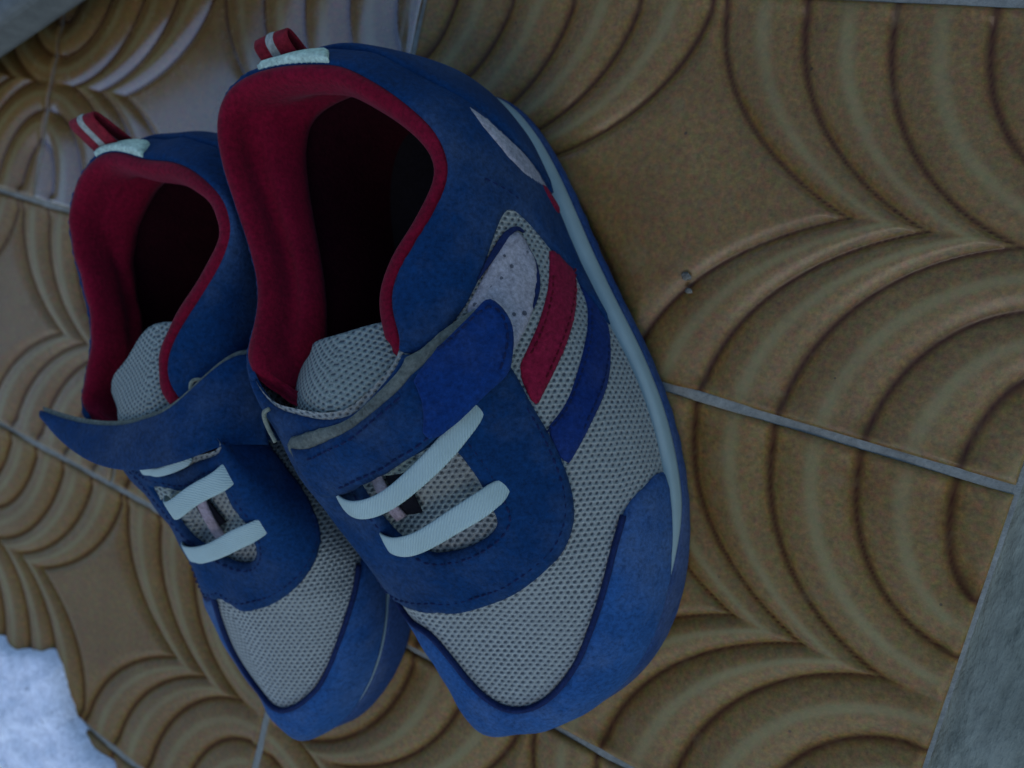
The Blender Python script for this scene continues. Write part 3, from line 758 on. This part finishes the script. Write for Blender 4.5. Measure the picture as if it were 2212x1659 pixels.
    L = resample(smooth_line(pk, 2), .04)
    Pp = sh.P(L[:, 0], L[:, 1]); Nn = sh.Nrm(L[:, 0], L[:, 1])
    ribbon(sh, "slot_lining", Pp - Nn * .012, Nn, .035, .010, M['pink'], root)
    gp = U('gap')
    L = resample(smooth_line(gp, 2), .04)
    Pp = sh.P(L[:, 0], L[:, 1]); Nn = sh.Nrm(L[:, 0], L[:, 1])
    ribbon(sh, "tongue_gap", Pp - Nn * .020, Nn, .060, .008, M['black'], root)  # black band stands in for the shade in the slot

    # ---------------- tongue
    if A:
        rows = [[(-.16, .84, .50), (-.10, .885, .555), (-.01, .876, .572), (.10, .862, .562), (.19, .86, .53)],
                [(-.17, .95, .54), (-.085, .955, .59), (.0, .955, .605), (.10, .95, .595), (.19, .93, .56)],
                [(-.16, 1.06, .57), (-.08, 1.05, .615), (.02, 1.05, .63), (.11, 1.04, .615), (.19, 1.02, .56)],
                [(-.14, 1.20, .53), (-.06, 1.20, .56), (.02, 1.20, .565), (.11, 1.20, .55), (.18, 1.18, .50)]]
        rows[0] = [(-.125, .905, .535), (-.10, .885, .556), (-.01, .876, .570), (.10, .862, .564), (.19, .86, .53)]
    else:
        rows = [[(.262, .845, .55), (.225, .80, .565), (.145, .755, .575), (.035, .685, .585), (-.10, .69, .57)],
                [(.225, .91, .555), (.18, .87, .585), (.10, .84, .60), (.0, .79, .61), (-.10, .79, .58)],
                [(.19, .99, .56), (.15, .97, .60), (.07, .95, .615), (-.02, .92, .62), (-.10, .91, .59)],
                [(.14, 1.15, .53), (.08, 1.15, .56), (.02, 1.15, .57), (-.05, 1.15, .56), (-.12, 1.12, .53)]]
    patch_grid(sh, "tongue", rows, M['tongue'], root, .016, 44, 24, True)

    # ---------------- laces
    if A:
        lace(sh, "lace", U('lace1'), .050, root, .030, wend=.8)
        lace(sh, "lace", U('lace2'), .056, root, .022, wend=.85)
    else:
        lace(sh, "lace", [(5.5, 3.80), (6.8, 3.94), (8.4, 4.0), (9.8, 4.0)], .026, root, .0)
        lace(sh, "lace", U('lace1'), .054, root, .020, wend=.9)
        lace(sh, "lace", U('lace2'), .054, root, .018, wend=.8)

    # ---------------- hook strap
    rows_s = []
    if A:
        st = [tuple(p) for p in UV['A_strap_top'] if p is not None]; se = [tuple(p) for p in UV['A_strap_end']]; sb = [tuple(p) for p in UV['A_strap_bot']]
        lt = [tuple(p) for p in UV['A_lin_top'] if p is not None]
        lt = [(k, v - .06) if k > 4.9 else (k + .10, v) for k, v in lt]
        lin = [(10.0, 3.3), (10.25, 3.62)] + [(k, min(v, 3.99)) for k, v in lt if k < 9.9] + se + sb
        body = [(9.95, 3.58)] + [p for p in st if p[0] < 9.9] + se + sb + [(9.9, 3.35)]
        lin_o = overlay(sh, "strap_lining", lin, M['felt'], root, h=.012, base=.022, step=.08, smooth=1)
        strap = overlay(sh, "strap", body, M['navy'], root, h=.014, base=.033, step=.08, smooth=1, r=.016)
        tt = [tuple(p) for p in UV['A_tab_top']]; tl = [tuple(p) for p in UV['A_tab_left']]
        tb = [(4.95, 3.09), (4.878, 3.08), (4.479, 2.89), (4.228, 2.71), (4.005, 2.45)]
        tab = tt[1:] + [(3.36, 2.42), (3.437, 2.325), (3.545, 2.27), (3.683, 2.295), (3.84, 2.37)] + tb[::-1] + tl[::-1]
        overlay(sh, "strap_tab", tab, M['navy_strap'], strap, h=.012, base=.045, step=.07, smooth=1, r=.014)
        hS = .060
        rows_s += [([(4.0, 3.36), (3.70, 2.95), (3.52, 2.70), (3.42, 2.50), (3.46, 2.40), (3.55, 2.36), (3.70, 2.38), (3.90, 2.50), (4.05, 2.60)], hS), (([(4.50, 3.62), (4.60, 3.50), (4.78, 3.34), (5.1, 3.22)]), .050),
                   ([(4.45, 2.96), (4.9, 3.16), (5.3, 3.25), (6.0, 3.37), (7.5, 3.46), (8.6, 3.36)], .050), ([(9.4, 3.58), (8.43, 3.74), (6.65, 3.80), (5.4, 3.74), (4.75, 3.64)], .050)]
        # plastic ring the strap turns back through
        ring_k = [(10.5, 3.98), (10.75, 3.85), (10.85, 3.6), (10.7, 3.35)]
    else:
        topE = [(-0.245, 0.798, 0.565), (-0.137, 0.9, 0.63), (-0.029, 0.935, 0.645), (0.092, 0.947, 0.64), (0.289, 0.932, 0.63), (0.502, 0.887, 0.62)]
        botE = [(-0.240, 1.015, 0.575), (-0.185, 1.037, 0.62), (-0.027, 1.063, 0.65), (0.193, 1.043, 0.65), (0.389, 0.973, 0.63), (0.485, 0.909, 0.62)]
        topE = [(-.295, .80, .50)] + topE; botE = [(-.285, 1.02, .50)] + botE
        tA = np.array(topE); bA = np.array(botE); lift_ = np.array([0, .02, .028, .018, .006, 0, 0])[:, None] * [[0, 0, 1]]; tA = tA + lift_ * .7; bA = bA + lift_; mid = (tA + bA) / 2 + [[0, 0, .006]]
        q1 = tA * .8 + bA * .2 + [[0, 0, .004]]; q3 = tA * .2 + bA * .8 + [[0, 0, .004]]
        strap = patch_grid(sh, "strap", [tA.tolist(), q1.tolist(), mid.tolist(), q3.tolist(), bA.tolist()], M['navy'], root, .014, 70, 22)
        sink = [[0, -.013, -.009]]
        lr = [(r + np.array(sink)) for r in (tA, mid, bA - [[0, .016, 0]])]
        patch_grid(sh, "strap_lining", [r.tolist() for r in lr], M['felt'], strap, .010, 70, 16)
        ring_k = [(12.1, 3.5), (12.3, 3.4), (12.35, 3.2), (12.2, 3.0)]
    L = np.array(curve(ring_k, 24))
    Pp = sh.P(L[:, 0], np.clip(L[:, 1], 0, 4)); Nn = sh.Nrm(L[:, 0], np.clip(L[:, 1], 0, 4))
    ribbon(sh, "strap_ring", Pp + Nn * .026, Nn, .010, .009, M['ring'], root)

    # ---------------- heel tab and pull loop
    if A:
        tabp = [(-.80, 4.0), (-.72, 3.75), (-.45, 3.5), (0, 3.4), (.03, 3.45), (.12, 3.75), (.20, 4.0)] + [(k, 4.0) for k in np.linspace(.1, -.7, 9)]
    else:
        tabp = [(.0, 4.0), (.05, 3.7), (.12, 3.4), (.4, 3.4), (.7, 3.5), (.9, 3.7), (1.05, 4.0)] + [(k, 4.0) for k in np.linspace(.95, .1, 9)]
    overlay(sh, "heel_tab", tabp, M['tab'], root, h=.014, base=.010, step=.06, smooth=0)
    kc_ = -.72 if A else .92
    b0 = sh.P([kc_], [3.75])[0]; nb = np.array([0, -1.0, 0]); tw = np.array([1.0, 0, 0])
    if A:
        prof_ = ((.0, -.10), (.03, -.05), (.06, -.012), (.078, -.006), (.088, -.02), (.06, -.07), (.02, -.14))
    else:
        prof_ = ((.0, -.05), (.022, .0), (.05, .042), (.072, .070), (.088, .066), (.078, .03), (.05, -.03), (.02, -.10))
    path = [b0 + nb * a + [0, 0, b] for a, b in prof_]
    C_ = curve(path, 30); T_ = np.gradient(C_, axis=0); T_ /= np.linalg.norm(T_, axis=1)[:, None]
    Nl = np.cross(T_, np.broadcast_to(tw, T_.shape)); Nl /= np.linalg.norm(Nl, axis=1)[:, None]
    lp_ = ribbon(sh, "pull_loop", C_, Nl, .112, .010, M['redweb'], root)
    ribbon(sh, "loop_stripe", C_, Nl, .028, .014, M['paleweb'], lp_)

    # ---------------- stitching
    def off(line, dk, dv): return [(k + dk, v + dv) for k, v in line]
    capl = full[3:-3]
    seam = [p for p in full if p[1] > .5 and 4.9 < p[0] < 11.0]
    L = resample(smooth_line(seam, 2), .05)
    Pp = sh.P(L[:, 0], L[:, 1]); Nn = sh.Nrm(L[:, 0], L[:, 1])
    ribbon(sh, "toe_seam", Pp + Nn * .007, Nn, .013, .014, M['thread'], root)
    cc = np.array(poly).mean(0)
    el = er[2:] + medl[:-3]
    rows_s += [([(k, v + .10) for k, v in el], .0155)]
    sm = np.array(slot); sc_ = sm.mean(0)
    big = sc_ + (sm - sc_) * 1.16
    rows_s += [([tuple(p) for p in np.vstack([big, big[:1]]) if p[1] < 3.85], .0155)]
    rows_s += [([(k - .07, v) for k, v in [tuple(p) for p in UV['A_blue_r']][1:-1]], .0095), ([(k + .07, v + .05) for k, v in [tuple(p) for p in UV['A_blue_l']][1:]], .0095)]
    rows_s += [([(2.25, 2.62), (2.35, 2.15), (2.45, 1.75)], .0125)]
    pfq = [(k - .06, v + .05) for k, v in pf[2:8]]
    stitches(sh, rows_s, "stitching", M['thread'], root, .012)
    rs = [([(k + .08, v + .03) for k, v in rl[1:-1]], .0095), ([(k - .08, v - .02) for k, v in rr[1:-1]], .0095)]
    stitches(sh, rs, "stripe_stitching", M['rthread'], root, .012)
    return root

M['dot'] = suede('dull perforation', (.10, .10, .11), (.14, .14, .15), dust_amt=0)
M['red_shaded'] = suede("shaded red lining", (0.022, 0.001, 0.004), (0.032, 0.0016, 0.006), dust_amt=0, sheen=0)  # lining red darkened to carry the shade deep inside the shoe

def frame_matrix(o, ang):
    a = math.radians(ang)
    mm = Matrix.Identity(4)
    x = (math.cos(a), math.sin(a)); d = (math.sin(a), -math.cos(a))
    # local: x lateral, y towards the toe; a left-handed pair in plan is avoided by negating x for the mirrored shoe
    mm[0][0], mm[1][0] = x[0], x[1]
    mm[0][1], mm[1][1] = d[0], d[1]
    mm[0][3], mm[1][3] = o[0] * S, o[1] * S
    return mm

# ------------------------------------------------------------------ floor of relief tiles
KW = 1.875
GAP = .021
def arc_radius(X, Y):
    """which ring of the moulded pattern passes through (X,Y) from a tile corner; the outer rings are flattened ellipses"""
    a_tab = np.array([.0, .12, .34, .52, .72, .92, 1.3]); b_tab = np.array([.0, .26, .40, .52, .56, .593, .64])
    lo = np.full(X.shape, 1e-3); hi = np.full(X.shape, 1.6)
    for _ in range(26):
        mid = (lo + hi) / 2; b = np.interp(mid, a_tab, b_tab)
        g = (X / mid) ** 2 + (Y / np.maximum(b, 1e-4)) ** 2
        lo = np.where(g > 1, mid, lo); hi = np.where(g > 1, hi, mid)
    return (lo + hi) / 2

def tile_mesh(width=KW):
    nx, ny = max(60, int(262 * width / KW)), 141
    w, h = width - GAP, 1 - GAP
    ux = np.linspace(-1, 1, nx); uy = np.linspace(-1, 1, ny)
    X, Y = np.meshgrid(ux * w / 2, uy * h / 2)
    cx = np.maximum(KW / 2 - np.abs(X), 0); cy = .5 - np.abs(Y)
    a = arc_radius(cx, cy)
    cen = np.array([.12, .32, .52, .72, .92])     # groove rings
    e = np.minimum(w / 2 - np.abs(X), h / 2 - np.abs(Y))
    d = np.full(a.shape, 1.0)
    for c in cen: d = np.minimum(d, np.abs(a - c))
    # rolls: rounded lands meeting in sharp creases
    dep = np.clip(1 - d / .095, 0, 1) ** 2.2
    edge = np.clip(e / .05, 0, 1); edge = edge * edge * (3 - 2 * edge)
    Z = -.022 * dep * (.12 + .88 * edge)
    gro = dep.copy()
    crest_glint = np.exp(-((d - .096) / .015) ** 2) * (a < .97) * (.35 + .65 * edge)
    Z = Z - .010 * np.clip(1 - e / .014, 0, 1) ** 2
    V = np.stack([X, Y, Z], -1).reshape(-1, 3)
    F = grid_faces(ny, nx)
    # side walls
    rim = [i for i in range(nx)] + [j * nx + nx - 1 for j in range(1, ny)] + [(ny - 1) * nx + i for i in range(nx - 2, -1, -1)] + [j * nx for j in range(ny - 2, 0, -1)]
    o = len(V); low = V[rim].copy(); low[:, 2] = -.09
    V = np.vstack([V, low]); n = len(rim)
    F += [(rim[(i + 1) % n], rim[i], o + i, o + (i + 1) % n) for i in range(n)]
    me = from_np("floor_tile", V, F)
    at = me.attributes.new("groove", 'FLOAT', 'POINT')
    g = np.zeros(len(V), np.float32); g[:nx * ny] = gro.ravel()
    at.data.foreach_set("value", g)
    a2 = me.attributes.new("crest_glint", 'FLOAT', 'POINT')
    g = np.zeros(len(V), np.float32); g[:nx * ny] = crest_glint.ravel()
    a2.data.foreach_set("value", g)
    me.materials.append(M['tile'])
    me.polygons.foreach_set("use_smooth", [True] * (len(F) - n) + [False] * n)
    return me

def box_mesh(name, lo, hi, bev=0.0):
    bm = bmesh.new()
    bmesh.ops.create_cube(bm, size=1)
    for v in bm.verts:
        for i in range(3): v.co[i] = (lo[i] if v.co[i] < 0 else hi[i]) * S
    if bev: bmesh.ops.bevel(bm, geom=bm.edges[:], offset=bev * S, segments=3, affect='EDGES', profile=.5)
    me = bpy.data.meshes.new(name); bm.to_mesh(me); bm.free()
    return me

def field(x, y, seed, octs=((3, 1), (7, .5), (15, .25), (33, .12))):
    r = np.random.RandomState(seed); z = 0
    for f, a in octs:
        for _ in range(4):
            t = r.rand() * 6.28; z = z + a / 4 * np.sin(f * (x * math.cos(t) + y * math.sin(t)) * (1 + r.rand() * .5) + r.rand() * 6.28) * 1.6
    return z

def build_floor():
    # grout bed: a rough sheet just below the tile faces
    def lines(lo, hi, joints, step):
        r = set(np.round(np.arange(lo, hi + 1e-6, step), 4))
        for q in joints:
            for o_ in (-.030, -.0155, -.0135, -.010, -.005, 0, .005, .010, .0135, .0155, .030):
                if lo <= q + o_ <= hi: r.add(round(q + o_, 4))
        return np.array(sorted(r))
    jx = [c * KW for c in range(-2, 3)]; jy = list(range(-4, 5))
    OFF = -.09                                       # the row behind the shoes is laid out of step with its neighbours
    jo = [OFF - 1.5 * KW, OFF - .5 * KW, OFF + .5 * KW, KW, 2 * KW]
    xs = lines(-3 * KW, 2 * KW, sorted(set(jx + jo)), .045); ys = lines(-4, 4, jy, .045)
    X, Y = np.meshgrid(xs, ys)
    dx = np.where((Y > -1) & (Y < 0), np.min([np.abs(X - q) for q in jo], 0), np.min([np.abs(X - q) for q in jx], 0))
    dj = np.minimum(dx, np.min([np.abs(Y - q) for q in jy], 0))
    Z = np.where(dj < .015, -.013 + .0035 * field(X, Y, 3, ((11, 1), (29, .7), (61, .5))), -.060)
    V = np.stack([X, Y, Z], -1).reshape(-1, 3)
    ny, nx = X.shape
    fl = link("floor", from_np("floor", V, grid_faces(ny, nx)), M['grout'])
    tag(fl, "tiled floor under the shoes, grey grout between moulded orange brown tiles", kind="structure")
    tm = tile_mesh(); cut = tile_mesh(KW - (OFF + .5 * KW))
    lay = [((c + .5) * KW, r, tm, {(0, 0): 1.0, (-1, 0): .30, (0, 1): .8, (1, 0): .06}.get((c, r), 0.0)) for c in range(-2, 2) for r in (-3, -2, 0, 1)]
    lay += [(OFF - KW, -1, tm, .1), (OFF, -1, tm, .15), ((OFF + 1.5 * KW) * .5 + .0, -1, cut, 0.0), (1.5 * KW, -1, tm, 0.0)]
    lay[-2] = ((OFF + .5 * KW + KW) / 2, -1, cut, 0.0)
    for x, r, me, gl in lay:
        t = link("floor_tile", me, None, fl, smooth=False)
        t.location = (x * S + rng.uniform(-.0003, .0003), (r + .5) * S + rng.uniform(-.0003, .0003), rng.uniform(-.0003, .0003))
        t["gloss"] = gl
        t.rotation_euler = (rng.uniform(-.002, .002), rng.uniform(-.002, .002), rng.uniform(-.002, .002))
    return fl
build_floor()

def build_concrete():
    nx, ny = 120, 300
    X, Y = np.meshgrid(np.linspace(2 * KW - .012, 8.5, nx) , np.linspace(-6, 6, ny))
    Z = -.045 + .010 * field(X * 1.5, Y * .6, 5, ((5, 1), (13, .7), (31, .5), (67, .4)))
    V = np.stack([X, Y, Z], -1).reshape(-1, 3)
    o = link("path", from_np("path", V, grid_faces(ny, nx)), M['concrete'])
    tag(o, "rough grey concrete strip beyond the cut tile edge", kind="structure")
    n = 60
build_concrete()

def build_ground():
    V = np.array([(-60, -60, -.30), (60, -60, -.30), (60, 60, -.30), (-60, 60, -.30)], float)
    o = link("ground", from_np("ground", V, [(0, 1, 2, 3)]), M['concrete'])
    tag(o, "bare grey ground around the tiled floor", kind="structure")
build_ground()

def build_cement():
    edge = [(-.6, -1.80), (.10, -1.92), (.31, -1.90), (.49, -1.885), (.60, -1.82), (.70, -1.79), (.78, -1.83), (.86, -1.93), (.96, -2.0), (1.10, -2.03), (1.20, -2.06), (1.33, -2.12), (1.5, -2.3), (1.6, -2.7), (1.2, -3.3), (.2, -3.5), (-.7, -3.0)]
    bd = resample(smooth_poly(edge, 2), .03, True)
    bd = bd + .010 * np.stack([field(bd[:, 0] * 4, bd[:, 1] * 4, 11), field(bd[:, 0] * 4, bd[:, 1] * 4, 12)], 1)
    lo, hi = bd.min(0), bd.max(0)
    X, Y = np.meshgrid(np.arange(lo[0], hi[0], .022), np.arange(lo[1], hi[1], .022))
    G = np.stack([X.ravel(), Y.ravel()], 1); G = G[inside(bd, G)]
    d = np.sqrt(((G[:, None] - bd[None]) ** 2).sum(-1)).min(1); G = G[d > .012]
    n = len(bd)
    vs, es, fs, *_ = delaunay_2d_cdt([Vector(p) for p in np.vstack([bd, G])], [(i, (i + 1) % n) for i in range(n)], [], 1, 1e-6)
    Q = np.array([tuple(p) for p in vs])
    d = np.sqrt(((Q[:, None] - bd[None]) ** 2).sum(-1)).min(1)
    t = np.clip(d / .10, 0, 1)
    Z = -.02 + .075 * np.sqrt(1 - (1 - t) ** 2) + .016 * field(Q[:, 0] * 1.6, Q[:, 1] * 1.6, 21, ((4, 1), (9, .8), (21, .6), (47, .45))) * t
    o = link("cement_patch", from_np("cement_patch", np.column_stack([Q, Z]), [f for f in fs]), M['cement'])
    tag(o, "bright white rough cement lump with dark specks spread over the tile edge", "cement")
build_cement()

def build_panel():
    # pale painted panel standing clear of the floor at the far corner, deep and dark underneath
    p0 = Vector((.089, .502, 0)); p1 = Vector((.621, .765, 0)); d = (p1 - p0).normalized(); nrm = Vector((-d.y, d.x, 0))
    root = empty("cabinet", (p0.x * S, p0.y * S, 0))
    root.rotation_euler = (0, 0, math.atan2(d.y, d.x))
    tag(root, "pale painted cabinet side raised over a dark gap in the far corner", "cabinet")
    b = link("side_panel", box_mesh("side_panel", (-3.0, 0, .25), (5.0, 4.0, .40), .03), M['panel'], root, smooth=False)
    k = link("plinth_shade", box_mesh("plinth_shade", (-2.9, .55, -.02), (4.9, 3.9, .25)), M['black'], root, smooth=False)
build_panel()

def build_crumbs():
    for i, (x, y, r) in enumerate(((2.917, .285, .010), (2.932, .252, .008))):
        bm = bmesh.new(); bmesh.ops.create_icosphere(bm, subdivisions=2, radius=r * S)
        rr = random.Random(i)
        for v in bm.verts: v.co *= rr.uniform(.6, 1.35); v.co.z *= .55; v.co.x *= 1.25
        me = bpy.data.meshes.new("crumb"); bm.to_mesh(me); bm.free()
        o = link("crumb", me, M['crumb'])
        o.location = (x * S, y * S, r * .4 * S)
        tag(o, ("larger white crumb lying on the tile right of the shoes", "smaller white crumb just below the larger one on the tile")[i], "crumb", "white crumbs on the tile")
build_crumbs()

# ------------------------------------------------------------------ the pair
sa = build_shoe('A'); sa.matrix_world = frame_matrix((2.05, .78), 20.25)
tag(sa, "blue and grey child's sneaker in front, strap fastened, red and blue side stripes in view", "shoe", "pair of sneakers on the tiles")
sb = build_shoe('B'); sb.matrix_world = frame_matrix((1.5, .47), 20)
tag(sb, "blue and grey child's sneaker behind, its strap hanging open to the left", "shoe", "pair of sneakers on the tiles")
